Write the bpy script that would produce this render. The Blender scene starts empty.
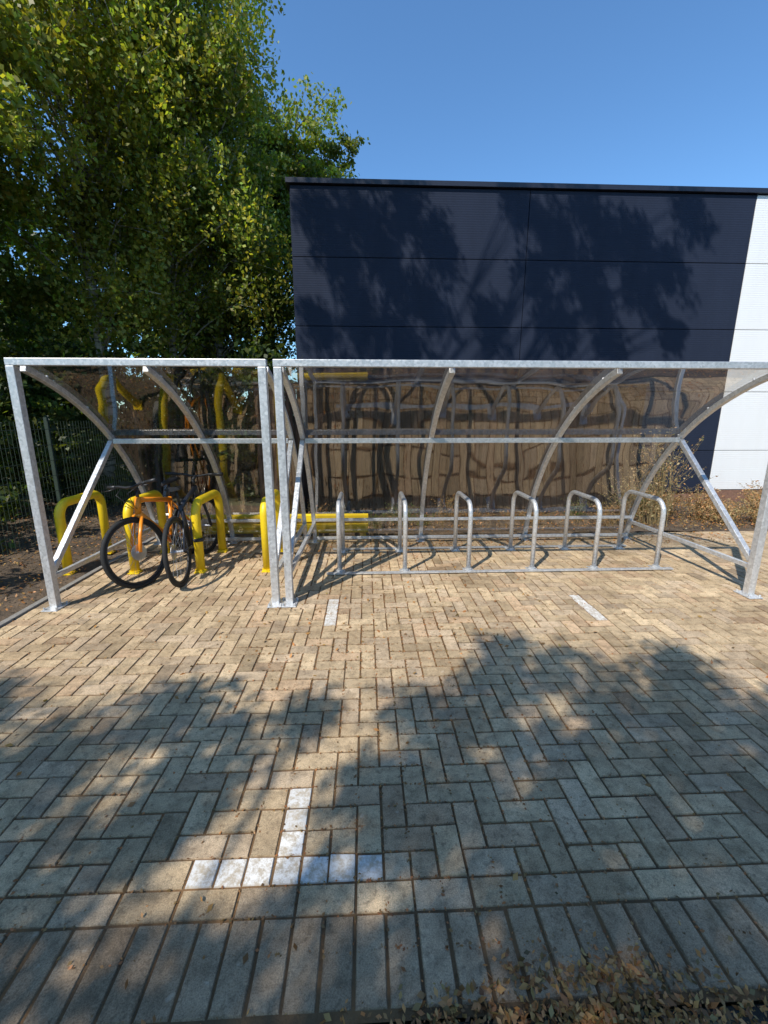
import bpy, math, random
import numpy as np
from mathutils import Vector, Matrix
random.seed(7); rng=np.random.default_rng(11)
S=bpy.context.scene
S.view_settings.view_transform='Standard'; S.view_settings.look='None'; S.view_settings.exposure=0
COL=S.collection

# ---------------------------------------------------------------- materials
def new_mat(name):
    m=bpy.data.materials.new(name); m.use_nodes=True
    nt=m.node_tree; nt.nodes.clear()
    o=nt.nodes.new('ShaderNodeOutputMaterial'); return m,nt,o
def N(nt,t,**k):
    n=nt.nodes.new('ShaderNode'+t)
    for a,b in k.items():
        if a in('op',): n.operation=b
        else: setattr(n,a,b)
    return n
def ramp(nt,stops,src=None):
    r=N(nt,'ValToRGB'); e=r.color_ramp.elements
    while len(e)<len(stops): e.new(.5)
    for i,(p,c) in enumerate(stops):
        e[i].position=p; e[i].color=(c[0],c[1],c[2],1) if hasattr(c,'__len__') else (c,c,c,1)
    if src: nt.links.new(src,r.inputs[0])
    return r
def noise(nt,scale,detail=4,rough=.6,vec=None):
    n=N(nt,'TexNoise'); n.inputs['Scale'].default_value=scale; n.inputs['Detail'].default_value=detail; n.inputs['Roughness'].default_value=rough
    if vec is not None: nt.links.new(vec,n.inputs['Vector'])
    return n
def simple(name,base,rough=.6,metal=0,var=.25,nscale=8,bump=.1,bscale=60,c2=None,bdist=.01):
    m,nt,o=new_mat(name); L=nt.links.new
    tc=N(nt,'TexCoord'); n=noise(nt,nscale,6,.65,tc.outputs['Object'])
    c2=c2 or tuple(x*(1-var) for x in base)
    r=ramp(nt,[(.3,c2),(.7,base)],n.outputs['Fac'])
    p=N(nt,'BsdfPrincipled'); L(r.outputs[0],p.inputs['Base Color'])
    p.inputs['Roughness'].default_value=rough; p.inputs['Metallic'].default_value=metal
    n2=noise(nt,bscale,4,.6,tc.outputs['Object']); b=N(nt,'Bump'); b.inputs['Strength'].default_value=bump; b.inputs['Distance'].default_value=bdist
    L(n2.outputs['Fac'],b.inputs['Height']); L(b.outputs[0],p.inputs['Normal']); L(p.outputs[0],o.inputs[0])
    return m
def galv():
    m,nt,o=new_mat('galvanised_steel'); L=nt.links.new
    tc=N(nt,'TexCoord'); v=N(nt,'TexVoronoi'); v.inputs['Scale'].default_value=55; L(tc.outputs['Object'],v.inputs['Vector'])
    bw=N(nt,'RGBToBW'); L(v.outputs['Color'],bw.inputs[0])
    n=noise(nt,5,5,.6,tc.outputs['Object'])
    a=N(nt,'Math',op='ADD'); L(bw.outputs[0],a.inputs[0]); L(n.outputs['Fac'],a.inputs[1])
    r=ramp(nt,[(.3,(.54,.545,.55)),(.8,(.80,.80,.80))]); mu=N(nt,'Math',op='MULTIPLY'); mu.inputs[1].default_value=.5; L(a.outputs[0],mu.inputs[0]); L(mu.outputs[0],r.inputs[0])
    p=N(nt,'BsdfPrincipled'); L(r.outputs[0],p.inputs['Base Color']); p.inputs['Metallic'].default_value=.5
    rr=N(nt,'MapRange'); rr.inputs[3].default_value=.28; rr.inputs[4].default_value=.5; L(bw.outputs[0],rr.inputs[0]); L(rr.outputs[0],p.inputs['Roughness'])
    L(p.outputs[0],o.inputs[0]); return m
def leafmat(name,trans=.35):
    m,nt,o=new_mat(name); L=nt.links.new
    a=N(nt,'Attribute'); a.attribute_name='Col'
    p=N(nt,'BsdfPrincipled'); p.inputs['Roughness'].default_value=.5; L(a.outputs['Color'],p.inputs['Base Color'])
    t=N(nt,'BsdfTranslucent'); mx=N(nt,'MixRGB'); mx.blend_type='MULTIPLY'; mx.inputs[0].default_value=1; mx.inputs[2].default_value=(1.6,1.6,.5,1)
    L(a.outputs['Color'],mx.inputs[1]); L(mx.outputs[0],t.inputs[0])
    ms=N(nt,'MixShader'); ms.inputs[0].default_value=trans; L(p.outputs[0],ms.inputs[1]); L(t.outputs[0],ms.inputs[2]); L(ms.outputs[0],o.inputs[0]); return m
def brickmat(name,mot=1.0):
    m,nt,o=new_mat(name); L=nt.links.new
    a=N(nt,'Attribute'); a.attribute_name='Col'; tc=N(nt,'TexCoord'); P=tc.outputs['Object']
    n1=noise(nt,230,4,.75,P); r1=ramp(nt,[(.3,.50),(.52,1.0),(.75,1.40)],n1.outputs['Fac'])
    n2=noise(nt,14,6,.7,P); r2=ramp(nt,[(.3,.58),(.55,1.0),(.8,1.12)],n2.outputs['Fac'])
    n3=noise(nt,1.5,6,.65,P); r3=ramp(nt,[(.33,(.68,.64,.60)),(.60,(1.06,1.04,1.01))],n3.outputs['Fac'])
    cur=a.outputs['Color']
    for r in (r1,r2,r3):
        x=N(nt,'MixRGB'); x.blend_type='MULTIPLY'; x.inputs[0].default_value=mot; L(cur,x.inputs[1]); L(r.outputs[0],x.inputs[2]); cur=x.outputs[0]
    n4=noise(nt,38,4,.6,P); r4=ramp(nt,[(.56,0),(.68,.6)],n4.outputs['Fac'])
    x=N(nt,'MixRGB'); L(r4.outputs[0],x.inputs[0]); L(cur,x.inputs[1]); x.inputs[2].default_value=(.16,.115,.075,1)
    n5=noise(nt,22,3,.5,P); r5=ramp(nt,[(.68,0),(.74,.35)],n5.outputs['Fac'])
    x2=N(nt,'MixRGB'); L(r5.outputs[0],x2.inputs[0]); L(x.outputs[0],x2.inputs[1]); x2.inputs[2].default_value=(.62,.52,.40,1)
    n6=noise(nt,3.1,6,.7,P); r6=ramp(nt,[(.56,0),(.72,.42)],n6.outputs['Fac'])
    x3=N(nt,'MixRGB'); L(r6.outputs[0],x3.inputs[0]); L(x2.outputs[0],x3.inputs[1]); x3.inputs[2].default_value=(.30,.19,.09,1)
    p=N(nt,'BsdfPrincipled'); L(x3.outputs[0],p.inputs['Base Color']); p.inputs['Roughness'].default_value=.95; p.inputs['Specular IOR Level'].default_value=.1
    b=N(nt,'Bump'); b.inputs['Strength'].default_value=.8; b.inputs['Distance'].default_value=.003; L(n1.outputs['Fac'],b.inputs['Height'])
    b2=N(nt,'Bump'); b2.inputs['Strength'].default_value=.5; b2.inputs['Distance'].default_value=.01; L(n2.outputs['Fac'],b2.inputs['Height']); L(b.outputs[0],b2.inputs['Normal'])
    L(b2.outputs[0],p.inputs['Normal']); L(p.outputs[0],o.inputs[0]); return m

M_galv=galv()
M_yel=simple('yellow_paint',(.92,.66,.015),.4,0,.12,12,.03,90,(.78,.54,.02))
M_leaf=leafmat('leaves',.45); M_dry=leafmat('dry_leaves',.15)
M_brick=brickmat('block_paver')
M_grit=simple('joint_sand',(.28,.15,.06),.95,0,.5,2.2,.6,120,(.06,.045,.028))
M_soil=simple('soil',(.16,.11,.07),.95,0,.5,4,.8,30,(.06,.045,.03),.03)
M_ground=simple('earth',(.11,.10,.06),.95,0,.4,.4,.4,6,(.06,.07,.03))
M_asph=simple('asphalt',(.085,.075,.06),.9,0,.4,30,.8,220,(.04,.038,.035))
M_rub=simple('tyre_rubber',(.02,.02,.02),.8); M_blk=simple('black_plastic',(.025,.025,.028),.45)
M_orange=simple('orange_paint',(.95,.30,.02),.3,0,.1,5,.0); M_dkpaint=simple('dark_frame_paint',(.03,.035,.05),.3,0,.1,5,0)
M_silver=simple('silver_alloy',(.6,.6,.62),.3,.9,.1)
M_bark=simple('bark',(.16,.12,.09),.9,0,.5,9,.8,18,(.05,.04,.03),.03)
def birchbark():
    m,nt,o=new_mat('birch_bark'); L=nt.links.new
    tc=N(nt,'TexCoord'); mp=N(nt,'Mapping'); mp.inputs['Scale'].default_value=(3,3,14); L(tc.outputs['Object'],mp.inputs[0])
    n=noise(nt,1.4,5,.6,mp.outputs[0]); r=ramp(nt,[(.40,(.05,.045,.04)),(.47,(.38,.35,.30)),(.8,(.58,.54,.48))],n.outputs['Fac'])
    p=N(nt,'BsdfPrincipled'); p.inputs['Roughness'].default_value=.8; L(r.outputs[0],p.inputs['Base Color']); L(p.outputs[0],o.inputs[0]); return m
M_birch=birchbark()
def clad(name,c,rough,spec=.5,lo=.82):
    m,nt,o=new_mat(name); L=nt.links.new
    tc=N(nt,'TexCoord'); s=N(nt,'SeparateXYZ'); L(tc.outputs['Object'],s.inputs[0])
    mu=N(nt,'Math',op='MULTIPLY'); mu.inputs[1].default_value=2*math.pi/.036; L(s.outputs[2],mu.inputs[0])
    si=N(nt,'Math',op='SINE'); L(mu.outputs[0],si.inputs[0])
    mp=N(nt,'Mapping'); mp.inputs['Scale'].default_value=(3,3,.5); L(tc.outputs['Object'],mp.inputs[0])
    n=noise(nt,1.2,7,.65,mp.outputs[0]); r=ramp(nt,[(.3,tuple(x*lo for x in c)),(.7,c)],n.outputs['Fac'])
    p=N(nt,'BsdfPrincipled'); p.inputs['Roughness'].default_value=rough; L(r.outputs[0],p.inputs['Base Color'])
    p.inputs['Specular IOR Level'].default_value=spec
    b=N(nt,'Bump'); b.inputs['Strength'].default_value=.25; b.inputs['Distance'].default_value=.002; L(si.outputs[0],b.inputs['Height']); L(b.outputs[0],p.inputs['Normal'])
    L(p.outputs[0],o.inputs[0]); return m
M_navy=clad('navy_cladding',(.025,.032,.054),.5,.10); M_white=clad('white_cladding',(.85,.84,.82),.45,.5,.95)
M_joint=simple('dark_joint',(.01,.01,.014),.7); M_cap=simple('cap_flashing',(.018,.02,.035),.4)
M_plinth=simple('plinth_brick',(.28,.15,.10),.9,0,.4,20,.5,60)
def perspex():
    m,nt,o=new_mat('clear_polycarbonate'); L=nt.links.new
    tc=N(nt,'TexCoord'); n=noise(nt,.95,1.5,.45,tc.outputs['Object'])
    b=N(nt,'Bump'); b.inputs['Strength'].default_value=.55; b.inputs['Distance'].default_value=.05; L(n.outputs['Fac'],b.inputs['Height'])
    n2=noise(nt,3,6,.7,tc.outputs['Object']); rt=ramp(nt,[(.3,(.74,.70,.64)),(.7,(.87,.85,.82))],n2.outputs['Fac'])
    t=N(nt,'BsdfTransparent'); L(rt.outputs[0],t.inputs[0])
    g=N(nt,'BsdfGlossy'); g.inputs['Roughness'].default_value=.03; g.inputs[0].default_value=(.92,.90,.87,1); L(b.outputs[0],g.inputs['Normal'])
    f=N(nt,'LayerWeight'); f.inputs[0].default_value=.5
    pw=N(nt,'Math',op='POWER'); pw.inputs[1].default_value=3.5; L(f.outputs['Facing'],pw.inputs[0])
    ad=N(nt,'Math',op='MULTIPLY_ADD'); ad.inputs[1].default_value=.6; ad.inputs[2].default_value=.19; L(pw.outputs[0],ad.inputs[0])
    d=N(nt,'BsdfDiffuse'); d.inputs[0].default_value=(.42,.36,.27,1)
    r3=ramp(nt,[(.35,.01),(.75,.08)],n2.outputs['Fac']); md=N(nt,'MixShader'); L(r3.outputs[0],md.inputs[0]); L(t.outputs[0],md.inputs[1]); L(d.outputs[0],md.inputs[2])
    ms=N(nt,'MixShader'); L(ad.outputs[0],ms.inputs[0]); L(md.outputs[0],ms.inputs[1]); L(g.outputs[0],ms.inputs[2]); L(ms.outputs[0],o.inputs[0]); return m
M_pc=perspex()
def wood():
    m,nt,o=new_mat('weathered_wood'); L=nt.links.new
    a=N(nt,'Attribute'); a.attribute_name='Col'
    tc=N(nt,'TexCoord'); mp=N(nt,'Mapping'); mp.inputs['Scale'].default_value=(40,40,2.5); L(tc.outputs['Object'],mp.inputs[0])
    n=noise(nt,1.2,6,.7,mp.outputs[0]); r=ramp(nt,[(.3,.35),(.7,1.2)],n.outputs['Fac'])
    x=N(nt,'MixRGB'); x.blend_type='MULTIPLY'; x.inputs[0].default_value=1; L(a.outputs['Color'],x.inputs[1]); L(r.outputs[0],x.inputs[2])
    p=N(nt,'BsdfPrincipled'); p.inputs['Roughness'].default_value=.85; p.inputs['Specular IOR Level'].default_value=.15; L(x.outputs[0],p.inputs['Base Color'])
    b=N(nt,'Bump'); b.inputs['Strength'].default_value=.4; b.inputs['Distance'].default_value=.01; L(n.outputs['Fac'],b.inputs['Height']); L(b.outputs[0],p.inputs['Normal'])
    L(p.outputs[0],o.inputs[0]); return m
M_wood=wood()
M_wire=simple('green_wire',(.03,.05,.035),.6)

# ---------------------------------------------------------------- mesh builder
class MB:
    def __init__(s): s.v=[]; s.f=[]; s.c=[]
    def box(s,a,b,col=None):
        i=len(s.v); x0,y0,z0=a; x1,y1,z1=b
        s.v+=[(x0,y0,z0),(x1,y0,z0),(x1,y1,z0),(x0,y1,z0),(x0,y0,z1),(x1,y0,z1),(x1,y1,z1),(x0,y1,z1)]
        s.f+=[tuple(i+k for k in q) for q in((0,3,2,1),(4,5,6,7),(0,1,5,4),(1,2,6,5),(2,3,7,6),(3,0,4,7))]
        if col is not None: s.c+=[col]*8
    def tube(s,pts,r,n=10,closed=False,square=False):
        pts=[Vector(p) for p in pts]; m=len(pts)
        rs=r if hasattr(r,'__len__') else [r]*m
        T=[]
        for k in range(m):
            if closed: t=pts[(k+1)%m]-pts[k-1]
            else: t=pts[min(k+1,m-1)]-pts[max(k-1,0)]
            T.append(t.normalized())
        up=Vector((0,0,1)) if abs(T[0].z)<.9 else Vector((1,0,0))
        u=T[0].cross(up).normalized(); i0=len(s.v)
        if square: n=4
        for k in range(m):
            u=(u-T[k]*u.dot(T[k])).normalized(); w=T[k].cross(u)
            for q in range(n):
                a=2*math.pi*q/n+(math.pi/4 if square else 0); rr=rs[k]*(1.4142 if square else 1)
                s.v.append(tuple(pts[k]+u*(math.cos(a)*rr)+w*(math.sin(a)*rr)))
        for k in range(m if closed else m-1):
            k2=(k+1)%m
            for q in range(n):
                q2=(q+1)%n; s.f.append((i0+k*n+q,i0+k*n+q2,i0+k2*n+q2,i0+k2*n+q))
        if not closed:
            s.f.append(tuple(i0+q for q in reversed(range(n)))); s.f.append(tuple(i0+(m-1)*n+q for q in range(n)))
    def build(s,name,mat,parent=None,smooth=False,bevel=0):
        me=bpy.data.meshes.new(name); me.from_pydata(s.v,[],s.f); me.update()
        me.materials.append(mat)
        if s.c:
            a=me.color_attributes.new('Col','FLOAT_COLOR','POINT'); arr=np.ones((len(s.v),4),np.float32); arr[:,:3]=np.array(s.c)[:, :3]; a.data.foreach_set('color',arr.ravel())
        o=bpy.data.objects.new(name,me); COL.objects.link(o)
        if smooth:
            me.polygons.foreach_set('use_smooth',[len(p.vertices)==4 for p in me.polygons])
        if parent: o.parent=parent
        if bevel:
            b=o.modifiers.new('b','BEVEL'); b.width=bevel; b.segments=2; b.limit_method='ANGLE'
        return o
def empty(name,loc=(0,0,0),rz=0):
    o=bpy.data.objects.new(name,None); o.location=loc; o.rotation_euler=(0,0,rz); COL.objects.link(o); return o

def leaf_mesh(name,C,size,cols,mat,parent=None,flat=0.0,aspect=.62):
    C=np.asarray(C,np.float32); n=len(C)
    size=np.broadcast_to(size,(n,)).astype(np.float32)[:,None]
    nrm=rng.normal(size=(n,3)); nrm[:,2]=np.abs(nrm[:,2])+flat; nrm/=np.linalg.norm(nrm,axis=1)[:,None]
    a=rng.normal(size=(n,3)); a-=nrm*np.sum(a*nrm,1)[:,None]; a/=np.linalg.norm(a,axis=1)[:,None]
    b=np.cross(nrm,a)
    V=np.empty((n,4,3),np.float32)
    V[:,0]=C-a*size*.5; V[:,1]=C+b*size*.5*aspect-nrm*size*.08; V[:,2]=C+a*size*.5; V[:,3]=C-b*size*.5*aspect+nrm*size*.10
    me=bpy.data.meshes.new(name); me.vertices.add(n*4); me.loops.add(n*4); me.polygons.add(n)
    me.vertices.foreach_set('co',V.ravel()); me.loops.foreach_set('vertex_index',np.arange(n*4,dtype=np.int32))
    me.polygons.foreach_set('loop_start',np.arange(0,n*4,4,dtype=np.int32)); me.polygons.foreach_set('loop_total',np.full(n,4,dtype=np.int32))
    me.update(calc_edges=True); me.materials.append(mat)
    at=me.color_attributes.new('Col','FLOAT_COLOR','POINT'); arr=np.ones((n,4,4),np.float32); arr[:,:,:3]=np.asarray(cols)[:,None,:]; at.data.foreach_set('color',arr.ravel())
    o=bpy.data.objects.new(name,me); COL.objects.link(o)
    if parent: o.parent=parent
    return o
def leafcols(n,base,var=.3,tone=1):
    b=np.array(base)*tone; k=rng.uniform(1-var,1+var,(n,1)); h=rng.uniform(-.25,.35,(n,1))
    c=b*k; c[:,0]*=(1+h[:,0]); return np.clip(c,0.004,.6)

def clump(kind,c,r,n):
    c=np.array(c,float)
    if kind=='droop':
        ns=max(4,int(n/26)); out=[]
        st=rng.normal(size=(ns,3))*np.array([.5,.5,.35])*r+c+np.array([0,0,.4*r])
        L=rng.uniform(.5,1.5,ns)*r*1.1; w=rng.normal(size=(ns,2))*.18
        for i in range(ns):
            t=rng.random(26)
            p=np.empty((26,3)); p[:,0]=st[i,0]+w[i,0]*t*L[i]+rng.normal(size=26)*.05; p[:,1]=st[i,1]+w[i,1]*t*L[i]+rng.normal(size=26)*.05; p[:,2]=st[i,2]-t*L[i]
            out.append(p)
        return np.concatenate(out)
    ns=max(3,int(n/45)); s=rng.normal(size=(ns,3)); s/=np.linalg.norm(s,axis=1)[:,None]; s*=rng.uniform(.35,1.0,(ns,1))*r; s[:,2]*=.7
    return np.concatenate([c+s[i]+rng.normal(size=(45,3))*np.array([.17,.17,.09])*max(r,.5) for i in range(ns)])

def tree(name,base,top,tr,clumps,kind,leafcol,lsize,bark,limb_r=.035):
    """base,top: trunk ends; clumps:(x,y,z,r,n)"""
    e=empty(name,(0,0,0)); B=Vector(base); T=Vector(top); mb=MB()
    w=[Vector((random.uniform(-.18,.18),random.uniform(-.18,.18),0)) for _ in range(9)]; w[0]=Vector()
    P=[B.lerp(T,k/8)+w[k] for k in range(9)]
    mb.tube(P,[tr*(1.25 if k==0 else 1-k/8*.85) for k in range(9)],9)
    for (x,y,z,r,n) in clumps:
        c=Vector((x,y,z)); hz=min(max((z-B.z)/(T.z-B.z)*.72,.12),.97); q=hz*8; k=int(q); a=P[k].lerp(P[min(k+1,8)],q-k)
        d=c-a; m1=a+d*.35+Vector((random.uniform(-.2,.2),random.uniform(-.2,.2),.12*d.length)); m2=a+d*.7+Vector((random.uniform(-.2,.2),random.uniform(-.2,.2),.12*d.length))
        rr=limb_r*min(1.4,.5+d.length*.22)
        mb.tube([a,m1,m2,c],[rr,rr*.7,rr*.45,rr*.15],5)
        for _ in range(3):
            dd=Vector((random.gauss(0,1),random.gauss(0,1),random.gauss(0,.7))).normalized()*r*.9
            mb.tube([m2,(m2+c+dd)/2+Vector((0,0,.05)),c+dd],[rr*.4,rr*.25,.004],4)
    mb.build('trunk_and_limbs',bark,e,True)
    pts=[];cl=[]
    for (x,y,z,r,n) in clumps:
        p=clump(kind,(x,y,z),r,n); pts.append(p); cl.append(leafcols(len(p),leafcol,.3,random.uniform(.6,1.4)))
    P_=np.concatenate(pts); leaf_mesh('foliage',P_,rng.uniform(.7,1.3,len(P_))*lsize,np.concatenate(cl),M_leaf,e)
    return e
def crown(c,rad,k,r,n,shell=.45):
    out=[]
    for _ in range(k):
        d=np.array([random.gauss(0,1) for _ in range(3)]); d/=np.linalg.norm(d); q=random.uniform(shell,1)
        rr=random.uniform(.7,1.25)*r
        out.append((c[0]+d[0]*rad[0]*q,c[1]+d[1]*rad[1]*q,c[2]+d[2]*rad[2]*q,rr,int(n*rr/r)))
    return out

# ---------------------------------------------------------------- world / sun
az=(-.62,-.785); el=math.radians(48)
w=bpy.data.worlds.new('World'); S.world=w; w.use_nodes=True; nt=w.node_tree
bg=nt.nodes['Background']; sk=nt.nodes.new('ShaderNodeTexSky'); sk.sky_type='NISHITA'; sk.sun_disc=False
sk.sun_elevation=el; sk.sun_rotation=math.atan2(az[0],az[1])%(2*math.pi); sk.air_density=1.0; sk.dust_density=.3; sk.ozone_density=1.4
mxs=nt.nodes.new('ShaderNodeMixRGB'); mxs.blend_type='MULTIPLY'; mxs.inputs[0].default_value=1; mxs.inputs[2].default_value=(.80,1.18,1.45,1)
nt.links.new(sk.outputs[0],mxs.inputs[1]); nt.links.new(mxs.outputs[0],bg.inputs[0]); bg.inputs[1].default_value=.15
sl=bpy.data.lights.new('sun','SUN'); sl.energy=5; sl.angle=math.radians(.5); sl.color=(1,.955,.87)
so=bpy.data.objects.new('sun',sl); COL.objects.link(so)
sd=Vector((az[0]*math.cos(el),az[1]*math.cos(el),math.sin(el))); so.rotation_euler=sd.to_track_quat('Z','Y').to_euler(); so.location=sd*30
TS=math.tan(el)
# ---------------------------------------------------------------- ground
def sheet(name,x0,x1,y0,y1,z,mat,nx=1,ny=1,amp=0):
    v=[];f=[]
    for j in range(ny+1):
        for i in range(nx+1): v.append((x0+(x1-x0)*i/nx,y0+(y1-y0)*j/ny,z+random.uniform(0,amp)))
    for j in range(ny):
        for i in range(nx): a=j*(nx+1)+i; f.append((a,a+1,a+nx+2,a+nx+1))
    me=bpy.data.meshes.new(name); me.from_pydata(v,[],f); me.materials.append(mat); o=bpy.data.objects.new(name,me); COL.objects.link(o)
    me.polygons.foreach_set('use_smooth',[True]*len(f)); return o
sheet('ground',-400,400,-400,400,-.06,M_ground)
sheet('road',-60,60,-7,.822,-.022,M_asph)
XL,XR,YB=-2.85,9.05,5.68
sheet('paving_base',XL,XR,.822,YB,-.006,M_grit)
sheet('soil_bed',-9,XL-.02,.9,8.4,-.03,M_soil,60,60,.05)
sheet('planting_bed',XL-.02,14,YB+.02,7.86,-.03,M_soil,120,24,.05)

pav=MB(); mark=MB()
def brick(mb,x0,y0,x1,y1,col,g=.0022,bv=.004,z=None):
    z=random.gauss(0,.0012) if z is None else z
    z=max(-.0022,min(.003,z))
    tx,ty=[max(-.0018,min(.0018,random.gauss(0,.0010))) for _ in range(2)]
    j=lambda: random.uniform(-.0014,.0014)
    x0+=g+j();y0+=g+j();x1-=g+j();y1-=g+j(); i=len(mb.v)
    for (a,b,c) in((0,-.011,0),(bv,0,1)):
        q=[(x0+a,y0+a),(x1-a,y0+a),(x1-a,y1-a),(x0+a,y1-a)]
        for k,(x,y) in enumerate(q): mb.v.append((x,y,b+z+(tx*(1 if k in(1,2) else -1)+ty*(1 if k>1 else -1) if c else 0)))
    mb.f+=[(i+4,i+5,i+6,i+7)]+[(i+k,i+(k+1)%4,i+4+(k+1)%4,i+4+k) for k in range(4)]
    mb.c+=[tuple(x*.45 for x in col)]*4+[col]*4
def bcol(grey=0):
    k=random.uniform(.82,1.14); h=random.random()
    base=(.65,.495,.315) if h<.6 else ((.61,.47,.32) if h<.85 else (.64,.46,.295))
    if random.random()<.07: k*=.75
    if grey: base=(.50,.375,.25); k*=random.uniform(.8,1.1)
    return tuple(c*k for c in base)
Y0=1.18; ox=-.05
marks=set()
for i in range(-6,1): marks.add((i,0))
for j in (1,2,3): marks.add((-3,j))
for j in range(19,24): marks.add((-3,j))
for j in range(19,24): marks.add((19,j))
i0=int(round((XL-ox)/.1)); i1=int(round((XR-ox)/.1)); j1=int((YB-Y0)/.1+.5)
def cell(i,j): return ox+i*.1,Y0+j*.1
for j in range(-1,j1+1):
    for i in range(i0-1,i1+1):
        d=(i-j)%4
        if d==0: cs=[(i,j),(i+1,j)]
        elif d==3: cs=[(i,j),(i,j+1)]
        else: continue
        cs=[c for c in cs if i0<=c[0]<i1 and 0<=c[1]<j1]
        if not cs: continue
        if any(c in marks for c in cs):
            for c in cs:
                if c not in marks:
                    x,y=cell(*c); brick(pav,x,y,x+.1,y+.1,bcol())
            continue
        x,y=cell(*cs[0]); X,Y=cell(*cs[-1]); brick(pav,x,y,X+.1,Y+.1,bcol())
for (i,j) in marks:
    x,y=cell(i,j); k=random.uniform(.8,1); brick(mark,x,y,x+.1,y+.1,(.82*k,.79*k,.74*k))
x=XL
while x<XR: brick(pav,x,1.08,min(x+.2,XR),1.18,bcol()); x+=.2
x=XL
while x<XR-.01: brick(pav,x,.842,x+.1,1.08,bcol(1),.0022,.006,random.gauss(0,.0015)); x+=.1
pav.build('brick_paving',M_brick)
def paintmat():
    m,nt,o=new_mat('worn_white_paint'); L=nt.links.new
    a=N(nt,'Attribute'); a.attribute_name='Col'; tc=N(nt,'TexCoord'); P=tc.outputs['Object']
    n=noise(nt,32,8,.8,P); r=ramp(nt,[(.42,0),(.56,1)],n.outputs['Fac'])
    x=N(nt,'MixRGB'); L(r.outputs[0],x.inputs[0]); x.inputs[1].default_value=(.46,.38,.28,1); L(a.outputs['Color'],x.inputs[2])
    p=N(nt,'BsdfPrincipled'); p.inputs['Roughness'].default_value=.75; L(x.outputs[0],p.inputs['Base Color'])
    n1=noise(nt,230,3,.7,P); b=N(nt,'Bump'); b.inputs['Strength'].default_value=.5; b.inputs['Distance'].default_value=.003; L(n1.outputs['Fac'],b.inputs['Height']); L(b.outputs[0],p.inputs['Normal'])
    L(p.outputs[0],o.inputs[0]); return m
mark.build('bay_marking',paintmat())

kb=MB(); y=.9
while y<YB: kb.box((XL-.075,y+.004,-.04),(XL-.018,y+.596,.012)); y+=.6
kb.build('edging_kerb',simple('concrete',(.3,.28,.25),.9,0,.3,15,.5,100),None,False,.006)

# leaf litter
def scatter(n,x0,x1,y0,y1,z=.006): return np.column_stack([rng.uniform(x0,x1,n),rng.uniform(y0,y1,n),rng.uniform(z*.5,z*2,n)])
L_=[scatter(8500,-6.5,-2.95,1,8,.035),scatter(4500,-2.8,6,5.75,6.85,.035),scatter(4500,4.6,9,5.7,7.8,.035)]
L_.append(scatter(150,-2.5,3,.9,3.4)); L_.append(scatter(400,-1.2,1.6,2.6,5.6)); L_.append(scatter(700,-2.7,.2,4.6,5.65,.01)); L_.append(scatter(900,0,5,5.1,5.65,.01))
A=np.concatenate(L_); cc=leafcols(len(A),(.32,.17,.05),.5); leaf_mesh('leaf_litter',A,rng.uniform(.016,.042,len(A)),cc,M_dry,None,1.3,.5)
L_=[]
for cxx,n,sx in((.62,1100,.17),(.25,420,.09),(1.0,450,.15),(-.1,160,.4),(-1.2,60,.6),(1.7,180,.5)):
    q=np.column_stack([cxx+rng.normal(size=n)*sx,.795+rng.normal(size=n)*.04,np.abs(rng.normal(size=n))*.010-.002]); L_.append(q)
q=np.column_stack([.66+rng.normal(size=420)*.17,.87+np.abs(rng.normal(size=420))*.045,rng.uniform(.002,.008,420)]); L_.append(q)
A=np.concatenate(L_); cc=leafcols(len(A),(.38,.20,.07),.65); leaf_mesh('leaf_litter',A,rng.uniform(.006,.034,len(A))*rng.uniform(.6,1.2,len(A)),cc,M_dry,None,.8,.5)
q=[]
for _ in range(60000):
    i=random.randint(-28,45); j=random.randint(-2,44)
    x,y=cell(i,j)
    if random.random()<.5: x+=random.uniform(0,.1); y+=random.gauss(0,.005)
    else: y+=random.uniform(0,.1); x+=random.gauss(0,.005)
    dens=math.exp(-((x-.3)/.75)**2)*(.3+.7*math.exp(-((y-2.8)/1.3)**2))+.14+.3*(math.sin(x*2.1+y*1.3)*math.sin(y*2.9-x)>.5)
    if random.random()<dens: q.append((x,y,.001))
q=np.array(q); leaf_mesh('joint_debris',q,rng.uniform(.005,.017,len(q)),leafcols(len(q),(.26,.13,.045),.5),M_dry,None,3)

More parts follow.
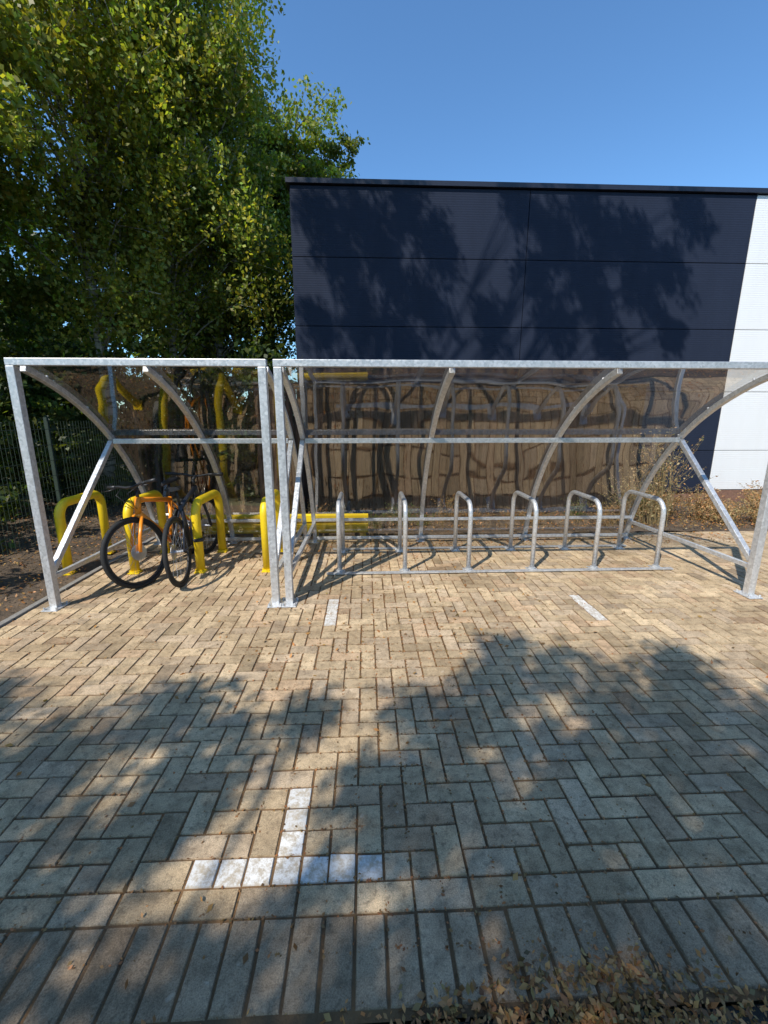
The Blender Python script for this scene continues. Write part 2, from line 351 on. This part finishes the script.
# ---------------------------------------------------------------- shelters
D,H=1.9,2.0; SY=3.5
ch=math.hypot(D,H); sg=.41; R=ch*ch/8/sg+sg/2; nx,nz=H/ch,D/ch; cx,cz=D/2-nx*(R-sg),H/2-nz*(R-sg)
a0=math.atan2(H-cz,0-cx); a1=math.atan2(0-cz,D-cx)
def arc(t,off=0): a=a0+(a1-a0)*t; return SY+cx+math.cos(a)*(R+off),cz+math.sin(a)*(R+off)
tb=.455
def shelter(name,x0,x1,ribs):
    e=empty(name); fr=MB()
    p=.031
    for x in(x0,x1):
        fr.tube([(x,SY,0),(x,SY,H-.02)],p,square=True)
        fr.box((x-.065,SY-.09,.001),(x+.065,SY+.09,.011))
        for sx in(-.05,.05):
            for sy in(-.065,.065): fr.tube([(x+sx,SY+sy,.01),(x+sx,SY+sy,.03)],.01,6)
        by,bz=arc(tb); fr.tube([(x,SY+.034,.33),(x,by-.02,bz-.03)],.024,square=True)
        ay,az_=arc(.93); fr.tube([(x,SY+.034,.27),(x,ay-.02,.25)],.02,square=True)
    fr.tube([(x0-.034,SY,H+.010),(x1+.034,SY,H+.010)],.027,square=True)
    for x in [x0]+ribs+[x1]:
        fr.tube([(x,)+arc(k/28,0) for k in range(1,29)],.024,square=True)
        yb=SY+D; fr.box((x-.06,yb-.07,.001),(x+.06,yb+.07,.010))
    by,bz=arc(tb,-.03); fr.tube([(x0+.03,by,bz),(x1-.03,by,bz)],.026,square=True)
    by,bz=arc(.88,-.045); fr.tube([(x0+.03,by,bz),(x1-.03,by,bz)],.018,square=True)
    by,bz=arc(.96,-.05); fr.tube([(x0+.03,by,.07),(x1-.03,by,.07)],.018,square=True)
    for x in [x0]+ribs+[x1]:
        for t in (.12,.3,tb,.62,.78,.9):
            y1,z1=arc(t,.03); y2,z2=arc(t,.05); fr.tube([(x,y1,z1),(x,y2,z2)],.012,6)
    fr.build('steel_frame',M_galv,e,False,.004)
    xs=[x0]+ribs+[x1]; pc=MB()
    for a,b in zip(xs[:-1],xs[1:]):
        m=26; nxx=4; base=len(pc.v)
        for k in range(m+1):
            y,z=arc(.015+.965*k/m,.029)
            for q in range(nxx+1): pc.v.append((a+.004+(b-a-.008)*q/nxx,y,z))
        for k in range(m):
            for q in range(nxx): i=base+k*(nxx+1)+q; pc.f.append((i,i+1,i+nxx+2,i+nxx+1))
    pc.build('polycarbonate_sheet',M_pc,e,True)
    st=MB()
    for x in ribs: st.tube([(x,)+arc(.015+.965*k/26,.036) for k in range(27)],.006,square=True)
    if ribs: st.build('cover_strip',M_galv,e)
    return e
shelter('bicycle_shelter',-2.68,-.80,[-1.74]); shelter('bicycle_shelter',-.68,3.5,[.71,2.11])

# ---------------------------------------------------------------- stands
def stand(x,yf,yb,h,r,mat):
    e=empty('bicycle_stand',(x,yf,0)); mb=MB(); d=yb-yf; rc=.14; pts=[(0,0,0),(0,0,h-rc)]
    for k in range(1,8): a=math.pi/2*k/8; pts.append((0,rc-rc*math.cos(a),h-rc+rc*math.sin(a)))
    pts+=[(0,rc,h),(0,d-rc,h)]
    for k in range(1,8): a=math.pi/2*k/8; pts.append((0,d-rc+rc*math.sin(a),h-rc+rc*math.cos(a)))
    pts+=[(0,d,h-rc),(0,d,0)]
    mb.tube(pts,r,14); mb.build('hoop',mat,e,True)
    b=MB()
    for y in(0,d): b.box((-.055,y-.055,.002),(.055,y+.055,.010)); b.tube([(0,y,.009),(0,y,.03)],r+.012,12)
    b.build('base_plate',M_galv if mat!=M_yel else M_yel,e); return e
for x in(-.29,.40,1.08,1.77,2.45,3.14): stand(x,4.25,4.95,.74,.024,M_galv)
for x in(-1.06,-1.76,-2.44,-3.12): stand(x,4.33,5.03,.74,.046,M_yel)
rl=MB()
for y in(4.18,5.02): rl.box((-.42,y-.025,.012),(3.27,y+.025,.022))
rl.build('stand_base_rail',M_galv)

# guard rail (yellow)
e=empty('guard_rail'); g=MB()
prof=[(0,.06),(-.035,.08),(-.035,.16),(-.012,.18),(-.012,.21),(-.035,.23),(-.035,.31),(0,.33)]
n=len(prof)
for x in(-2.45,.02): g.v+=[(x,5.60+a,b) for a,b in prof]
for x in(-2.45,.02): g.v+=[(x,5.606+a,b) for a,b in prof]
for k in range(n-1):
    g.f.append((k,k+1,n+k+1,n+k)); g.f.append((2*n+k,3*n+k,3*n+k+1,2*n+k+1))
g.build('beam',M_yel,e)
g=MB()
for x in(-2.3,-1.5,-.7,-.05): g.box((x-.04,5.612,-.03),(x+.04,5.67,.27))
g.build('posts',M_yel,e,False,.004)

# ---------------------------------------------------------------- bicycles
def bicycle(loc,rz,lean,steer,paint):
    e=empty('bicycle',loc,rz); e.rotation_euler=(lean,0,rz); e.rotation_mode='XYZ'
    Rw=.335; ht=Vector((.86,0,.84)); hb=Vector((.905,0,.68)); fh=Vector((1.04,0,Rw))
    ax=(ht-hb).normalized(); M=Matrix.Translation(hb)@Matrix.Rotation(steer,4,ax)@Matrix.Translation(-hb)
    def wheel(c,tag,T):
        def tr(p): return tuple(T@Vector(p)) if T else tuple(p)
        ty=MB(); ty.tube([tr((c.x+Rw*.965*math.cos(a),c.y,c.z+Rw*.965*math.sin(a))) for a in [2*math.pi*k/44 for k in range(44)]],.023,8,True); ty.build('tyre_'+tag,M_rub,e,True)
        rm=MB(); rm.tube([tr((c.x+Rw*.88*math.cos(a),c.y,c.z+Rw*.88*math.sin(a))) for a in [2*math.pi*k/44 for k in range(44)]],.011,6,True); rm.build('rim_'+tag,M_blk,e,True)
        sp=MB()
        for k in range(28):
            a=2*math.pi*k/28; s=.03 if k%2 else -.03; b=a+(.5 if (k//2)%2 else -.5)
            sp.tube([tr((c.x+.02*math.cos(b),s,c.z+.02*math.sin(b))),tr((c.x+Rw*.88*math.cos(a),0,c.z+Rw*.88*math.sin(a)))],.0016,3)
        sp.tube([tr((c.x,-.055,c.z)),tr((c.x,.055,c.z))],.018,8)
        sp.tube([tr((c.x,.035,c.z)),tr((c.x,.038,c.z))],.08,20)
        sp.build('spokes_'+tag,M_silver,e)
    rh=Vector((0,0,Rw)); wheel(rh,'rear',None); wheel(fh,'front',M)
    bb=Vector((.43,0,.28)); st=Vector((.29,0,.74)); f=MB()
    f.tube([bb,st],.021); f.tube([st-Vector((0,0,.03)),ht-Vector((-.003,0,.02))],.026); f.tube([bb,hb+Vector((0,0,.01))],.034); f.tube([hb,ht],.029)
    for s in(-1,1):
        f.tube([rh+Vector((0,s*.06,0)),bb+Vector((-.03,s*.03,0))],.011,8); f.tube([rh+Vector((0,s*.06,0)),st+Vector((.01,s*.015,-.05))],.010,8)
    f.build('frame',paint,e,True)
    g=MB()
    def tr(*p): return tuple(M@Vector(p))
    fk=MB()
    for s in(-1,1): fk.tube([tr(fh.x,s*.055,fh.z),tr(fh.x-.04,s*.055,fh.z+.13),tr(hb.x+.01,s*.05,hb.z-.02)],.017,8)
    fk.tube([tr(hb.x+.01,-.06,hb.z-.015),tr(hb.x+.01,.06,hb.z-.015)],.020,8); fk.build('fork',paint,e,True)
    g.tube([tr(*ht),tr(ht.x-.02,0,ht.z+.08)],.016,8); g.tube([tr(ht.x-.02,0,ht.z+.075),tr(ht.x+.05,0,ht.z+.11)],.017,8)
    hx,hz=ht.x+.05,ht.z+.11
    g.tube([tr(hx-.03,-.33,hz+.03),tr(hx-.01,-.15,hz+.02),tr(hx,-.05,hz),tr(hx,.05,hz),tr(hx-.01,.15,hz+.02),tr(hx-.03,.33,hz+.03)],.013,8)
    for s in(-1,1):
        g.tube([tr(hx-.016,s*.21,hz+.022),tr(hx-.03,s*.335,hz+.03)],.018,8); g.tube([tr(hx-.0,s*.19,hz+.01),tr(hx+.05,s*.22,hz-.0),tr(hx+.04,s*.30,hz-.0)],.006,6)
        g.tube([tr(hx,s*.12,hz),tr(hx+.10,s*.08,hz-.05),tr(hx+.02,s*.02,hz-.20),(hb.x-.06,s*.02,hb.z+.02)],.0035,5)
    g.tube([tuple(st),(st.x-.035,0,st.z+.15)],.013,8)
    for s in(-1,1):
        y=s*.075; x2,z2=(bb.x+.15,bb.z-.08) if s>0 else (bb.x-.15,bb.z+.08)
        g.tube([(bb.x,y,bb.z),(x2,y,z2)],.011,6); g.box((x2-.045,y+s*.01 if s>0 else y-.1,z2-.012),(x2+.045,y+.1 if s>0 else y-.01,z2+.012))
    g.tube([(bb.x,.045,bb.z),(bb.x,.05,bb.z)],.085,24); g.tube([(0,.045,Rw),(0,.05,Rw)],.05,16)
    for s in(-1,1): g.tube([(bb.x,.048,bb.z+s*.083),(0,.048,Rw+s*.048)],.004,4)
    g.build('components',M_blk,e,True)
    s=MB(); sx,sz=st.x-.035,st.z+.17; rows=[(-.13,.075,.02),(-.09,.08,.012),(0,.05,.0),(.08,.022,.0),(.14,.014,-.008)]
    for x,wd,dz in rows:
        s.v+=[(sx+x,-wd,sz+dz-.012),(sx+x,-wd*.5,sz+dz+.016),(sx+x,wd*.5,sz+dz+.016),(sx+x,wd,sz+dz-.012),(sx+x,0,sz+dz-.03)]
    for k in range(4):
        for q in range(5): s.f.append((k*5+q,k*5+(q+1)%5,k*5+5+(q+1)%5,k*5+5+q))
    s.f+=[(4,3,2,1,0),(20,21,22,23,24)]
    s.build('saddle',M_blk,e,True)
    return e
bicycle((-2.10,5.02,0),math.radians(-94),math.radians(5),math.radians(-20),M_orange)
bicycle((-1.80,3.99,0),math.radians(96),math.radians(-4),math.radians(-14),M_dkpaint)

# ---------------------------------------------------------------- fence
FY=6.95; e=empty('wooden_fence'); fb=MB(); x=-1.75
while x<4.55:
    k=random.uniform(.45,1.25); h=2.08+random.uniform(-.01,.01); yy=FY+(.008 if int(x*100)%2 else 0)+random.uniform(0,.006)
    fb.box((x+.003,yy,-.02),(x+.057,yy+.018,h),(.045*k,.028*k,.021*k)); x+=.06
fb.build('boards',M_wood,e)
fb=MB(); c=(.06,.038,.026)
for z in(.4,1.05,1.8): fb.box((-1.75,FY+.034,z-.04),(4.56,FY+.08,z+.04),c)
for x in(-1.75,.35,2.45,4.5): fb.box((x,FY+.084,-.05),(x+.1,FY+.18,2.1),c)
fb.box((-1.76,FY-.01,2.095),(4.57,FY+.06,2.125),c)
fb.build('rails_and_posts',M_wood,e)
e=empty('wire_mesh_fence'); wm=MB(); xf=-4.1; y=1.2
while y<8.0:
    wm.tube([(xf,y,.05),(xf,y,1.55)],.0025,3); y+=.06
for z in np.arange(.05,1.56,.2): wm.tube([(xf,1.2,z),(xf,8.0,z)],.0035,4)
wm.build('mesh_panel',M_wire,e); wm=MB()
for y in(1.2,3.5,5.8,8.0): wm.tube([(xf-.04,y,-.04),(xf-.04,y,1.6)],.02,square=True)
wm.build('posts',M_wire,e)

# ---------------------------------------------------------------- building
BY=7.9; e=empty('warehouse_building'); TOP=5.3
mb=MB(); mb.box((-1.17,BY+.05,-.05),(18.4,24,TOP-.02)); mb.build('core_walls',M_joint,e)
zs=[.22,.98,2.06,3.14,4.22,TOP-.03]; xs=[-1.2,2.76,6.66,10.60,14.54,18.45]
nv=MB(); wh=MB()
for a,b in zip(xs[:-1],xs[1:]):
    t=wh if a>6 else nv
    for c,d in zip(zs[:-1],zs[1:]): t.box((a+.005,BY,c+.005),(b-.005,BY+.045,d-.005))
yy=[BY+.06,11.9,15.9,19.9,24]
for a,b in zip(yy[:-1],yy[1:]):
    for c,d in zip(zs[:-1],zs[1:]): nv.box((-1.215,a+.006,c+.005),(-1.175,b-.006,d-.005))
nv.build('navy_panels',M_navy,e,False,.004); wh.build('white_panels',M_white,e,False,.004)
cp=MB(); cp.box((-1.26,BY-.05,TOP-.02),(18.5,BY+.3,TOP+.055)); cp.box((-1.26,BY+.303,TOP-.02),(-.9,24.05,TOP+.055)); cp.box((-1.24,BY-.018,0.18),(6.65,BY-.003,.23))
cp.build('cap_flashing',M_cap,e,False,.004)
pl=MB(); pl.box((-1.19,BY+.01,-.05),(18.42,BY+.04,.21)); pl.build('plinth',M_plinth,e)

# ---------------------------------------------------------------- trees
G1=(.27,.30,.05); G2=(.18,.225,.038); G3=(.08,.12,.024)
tree('birch_tree',(-5.3,8.7,-.05),(-4.3,8.6,12),.11,crown((-5.0,8.6,7.2),(2.4,1.8,4.8),86,.72,820),'droop',G1,.08,M_birch,.025)
tree('birch_tree',(-4.3,9.6,-.05),(-2.9,9.5,12.5),.085,crown((-3.2,9.5,7.5),(1.7,1.7,5.0),76,.62,780),'droop',G1,.08,M_birch,.022)
tree('birch_tree',(-3.4,10.4,-.05),(-3.4,10.2,11),.08,crown((-3.2,10.6,6.0),(2.0,1.5,4.0),56,.65,750),'droop',G2,.085,M_birch,.022)
tree('oak_tree',(-2.9,12.9,-.05),(-2.2,13,9),.18,crown((-1.7,13,7.5),(1.65,1.8,2.6),52,.65,900,.3),'bush',G2,.10,M_bark)
tree('oak_tree',(-8.4,8.2,-.05),(-8.0,8,11),.22,crown((-7.9,8,6.2),(2.6,2.3,4.6),66,.85,1000,.35),'bush',G2,.10,M_bark)
tree('oak_tree',(-6.6,6.3,-.05),(-6.2,6.2,9),.15,crown((-5.9,6.0,6.5),(2.0,1.6,2.8),46,.7,850,.3),'bush',G1,.085,M_bark)
e=empty('hedge'); P=[];C=[]
def hb(x0,x1,y0,y1,h,k):
    for _ in range(k):
        x=random.uniform(x0,x1); y=random.uniform(y0,y1); z=random.uniform(.15,h); p=clump('bush',(x,y,z),.6,360); P.append(p); C.append(leafcols(len(p),G3,.35,random.uniform(.5,1.4)))
hb(-9,-1.9,8.8,11.5,3.9,135); hb(-7.5,-4.8,1.5,8.5,2.4,85); hb(-2.6,-1.6,7.6,9,2.6,10)
A=np.concatenate(P); leaf_mesh('foliage',A,rng.uniform(.06,.13,len(A)),np.concatenate(C),M_leaf,e)
sm=MB()
for _ in range(60):
    x=random.uniform(-8.5,-2); y=random.uniform(8.8,11); sm.tube([(x,y,-.05),(x+random.uniform(-.3,.3),y,1.3),(x+random.uniform(-.6,.6),y+.2,2.8)],[.03,.02,.008],5)
sm.build('stems',M_bark,e,True)
P=[];C=[]
def mass(x0,x1,y0,y1,z1,k,n=260,r0=1.0,r1=1.8):
    for _ in range(k):
        x=random.uniform(x0,x1); y=random.uniform(y0,y1); z=random.uniform(0,z1); p=clump('bush',(x,y+(10 if (x>-2.5 and y>10) else 0),z),random.uniform(r0,r1),n); P.append(p); C.append(leafcols(len(p),G3,.35,random.uniform(.5,1.3)))
mass(-30,1.5,15,24,7,170); mass(-16,-4,14,18,8.5,90); mass(-14,-9,-2,12,7,60)
# unseen tree masses added behind the viewpoint to cut the blue sky fill
mass(-14,14,-15,-10,8.0,130,130,1.5,2.4); mass(11,17,-12,2,8.0,60,130,1.5,2.4)
A=np.concatenate(P); leaf_mesh('distant_trees',A,rng.uniform(.18,.34,len(A)),np.concatenate(C),M_leaf)

# shade trees standing behind / left of the viewpoint
def up(tx,ty,tz,h):
    t=(h-tz)/TS; return (tx+az[0]*t,ty+az[1]*t,h)
G=[]
gt=[(-1.95,1.75,.42),(-1.35,1.95,.36),(-.8,1.75,.3),(-2.4,2.05,.4),(-1.0,2.2,.2),(-1.6,1.45,.3),(-.9,1.4,.28),(-2.5,1.5,.4),(-2.0,1.3,.35),(-1.4,1.15,.3),
    (.75,2.35,.26),(1.25,2.3,.34),(1.8,2.0,.38),(1.2,1.8,.34),(2.3,1.8,.42),(.6,1.85,.26),(1.8,1.5,.36),(1.0,2.75,.16),(2.6,1.4,.4),(3.1,2.1,.4),
    (0,1.6,.2),(.25,1.45,.2),(-.3,2.0,.14),(.3,2.05,.2),(1.1,1.35,.3),(2.0,2.35,.3),(1.5,1.55,.3),(.5,1.5,.25),(.9,1.55,.25),(1.6,1.2,.3),(2.2,1.15,.32),(.7,1.25,.22)]
for x,y,r in gt:
    h=random.uniform(4.8,6.4); p=up(x,y,0,h); G.append((*p,r,int(2200*r)))
for xx in np.arange(-3.2,3.8,.42):
    for yy in np.arange(-1.3,1.15,.42):
        if random.random()<.10: continue
        h=random.uniform(4.8,6.8); p=up(xx+random.uniform(-.1,.1),yy+random.uniform(-.08,.08),0,h); G.append((*p,.34,640))
tree('oak_tree',(-5.4,-5.2,-.05),(-4.0,-4.2,7.6),.22,G,'bush',G3,.075,M_bark,.022)
W=[]
wt=[(-.7,4.9,.42),(.0,4.75,.45),(.75,4.9,.42),(1.35,4.4,.36),(-.3,4.1,.38),(.5,4.0,.4),(0,3.3,.38),(1.2,3.5,.34),(.7,2.9,.3),(-.8,3.2,.3),
    (2.6,5.0,.3),(3.2,4.6,.4),(3.9,4.85,.42),(4.6,4.5,.42),(3.0,3.9,.32),(3.9,3.9,.4),(4.9,3.7,.34),(3.4,3.2,.3),(5.6,4.9,.3),(4.3,3.1,.3),(5.5,3.1,.25),(2.2,3.3,.3),(5.3,4.1,.3),
    (.6,1.8,.4),(2.1,1.6,.4),(3.6,1.5,.4),(-.7,1.7,.3),(1.4,1.2,.4),(2.9,.9,.4),(0,1.0,.3),(4.0,1.9,.3),(2.8,2.0,.35),(-.2,2.3,.3),(1.4,2.2,.3)]
for x,z,r in wt:
    h=z+random.uniform(4.8,6.6); p=up(x,BY,z,h); W.append((*p,r*.8,int(2900*r)))
tree('birch_tree',(-7.6,-.6,-.05),(-4.4,2.0,12.5),.16,W,'droop',G2,.08,M_birch,.03)

# ---------------------------------------------------------------- weeds
M_stem=simple('stem',(.30,.22,.10),.8)
def weed(name,x,y,h,k,col,spread=.3,ls=.03,dry=False):
    e=empty(name,(0,0,0)); st=MB(); P=[];
    for _ in range(k):
        bx,by=x+random.gauss(0,spread*.35),y+random.gauss(0,spread*.35); tx,ty=bx+random.gauss(0,spread),by+random.gauss(0,spread*.6); hh=h*random.uniform(.5,1)
        m=Vector(((bx+tx)/2*.6+bx*.4,(by+ty)/2*.6+by*.4,hh*.6)); b=Vector((bx,by,-.03)); t=Vector((tx,ty,hh)); st.tube([b,m,t],[.004,.003,.001],3)
        for q in range(26):
            s=random.uniform(.15,1); c=(b.lerp(m,s*2) if s<.5 else m.lerp(t,s*2-1)); P.append((c.x+random.gauss(0,.02),c.y+random.gauss(0,.02),c.z+random.gauss(0,.015)))
    st.build('stems',M_stem,e); P=np.array(P)
    leaf_mesh('leaves',P,rng.uniform(.6,1.4,len(P))*ls,leafcols(len(P),col,.4),M_dry if col[0]>.22 else M_leaf,e,0,.4)
weed('weed_plant',4.4,6.1,1.55,80,(.34,.25,.12),.26,.036)
weed('weed_plant',3.95,6.15,.9,50,(.30,.22,.09),.25)
for i in range(16):
    weed('weed_plant',4.1+i*.28+random.uniform(-.1,.1),6.2+random.uniform(-.4,.8),random.uniform(.3,.7),45,random.choice([(.44,.20,.06),(.40,.24,.10),(.40,.27,.12),(.14,.17,.03)]),.22,.034)
for i in range(12):
    weed('weed_plant',-1+i*.46+random.uniform(-.2,.2),6.1+random.uniform(-.3,.4),random.uniform(.15,.45),24,random.choice([(.32,.19,.06),(.12,.16,.03)]),.18,.03)

# ---------------------------------------------------------------- camera
cd=bpy.data.cameras.new('camera'); cd.sensor_fit='VERTICAL'; cd.sensor_height=24; cd.lens=24*424/1024; cd.clip_start=.05; cd.clip_end=2000
co=bpy.data.objects.new('camera',cd); COL.objects.link(co); co.location=(0,0,1.6); co.rotation_euler=(math.radians(90-12.6),0,math.radians(-2.4)); S.camera=co
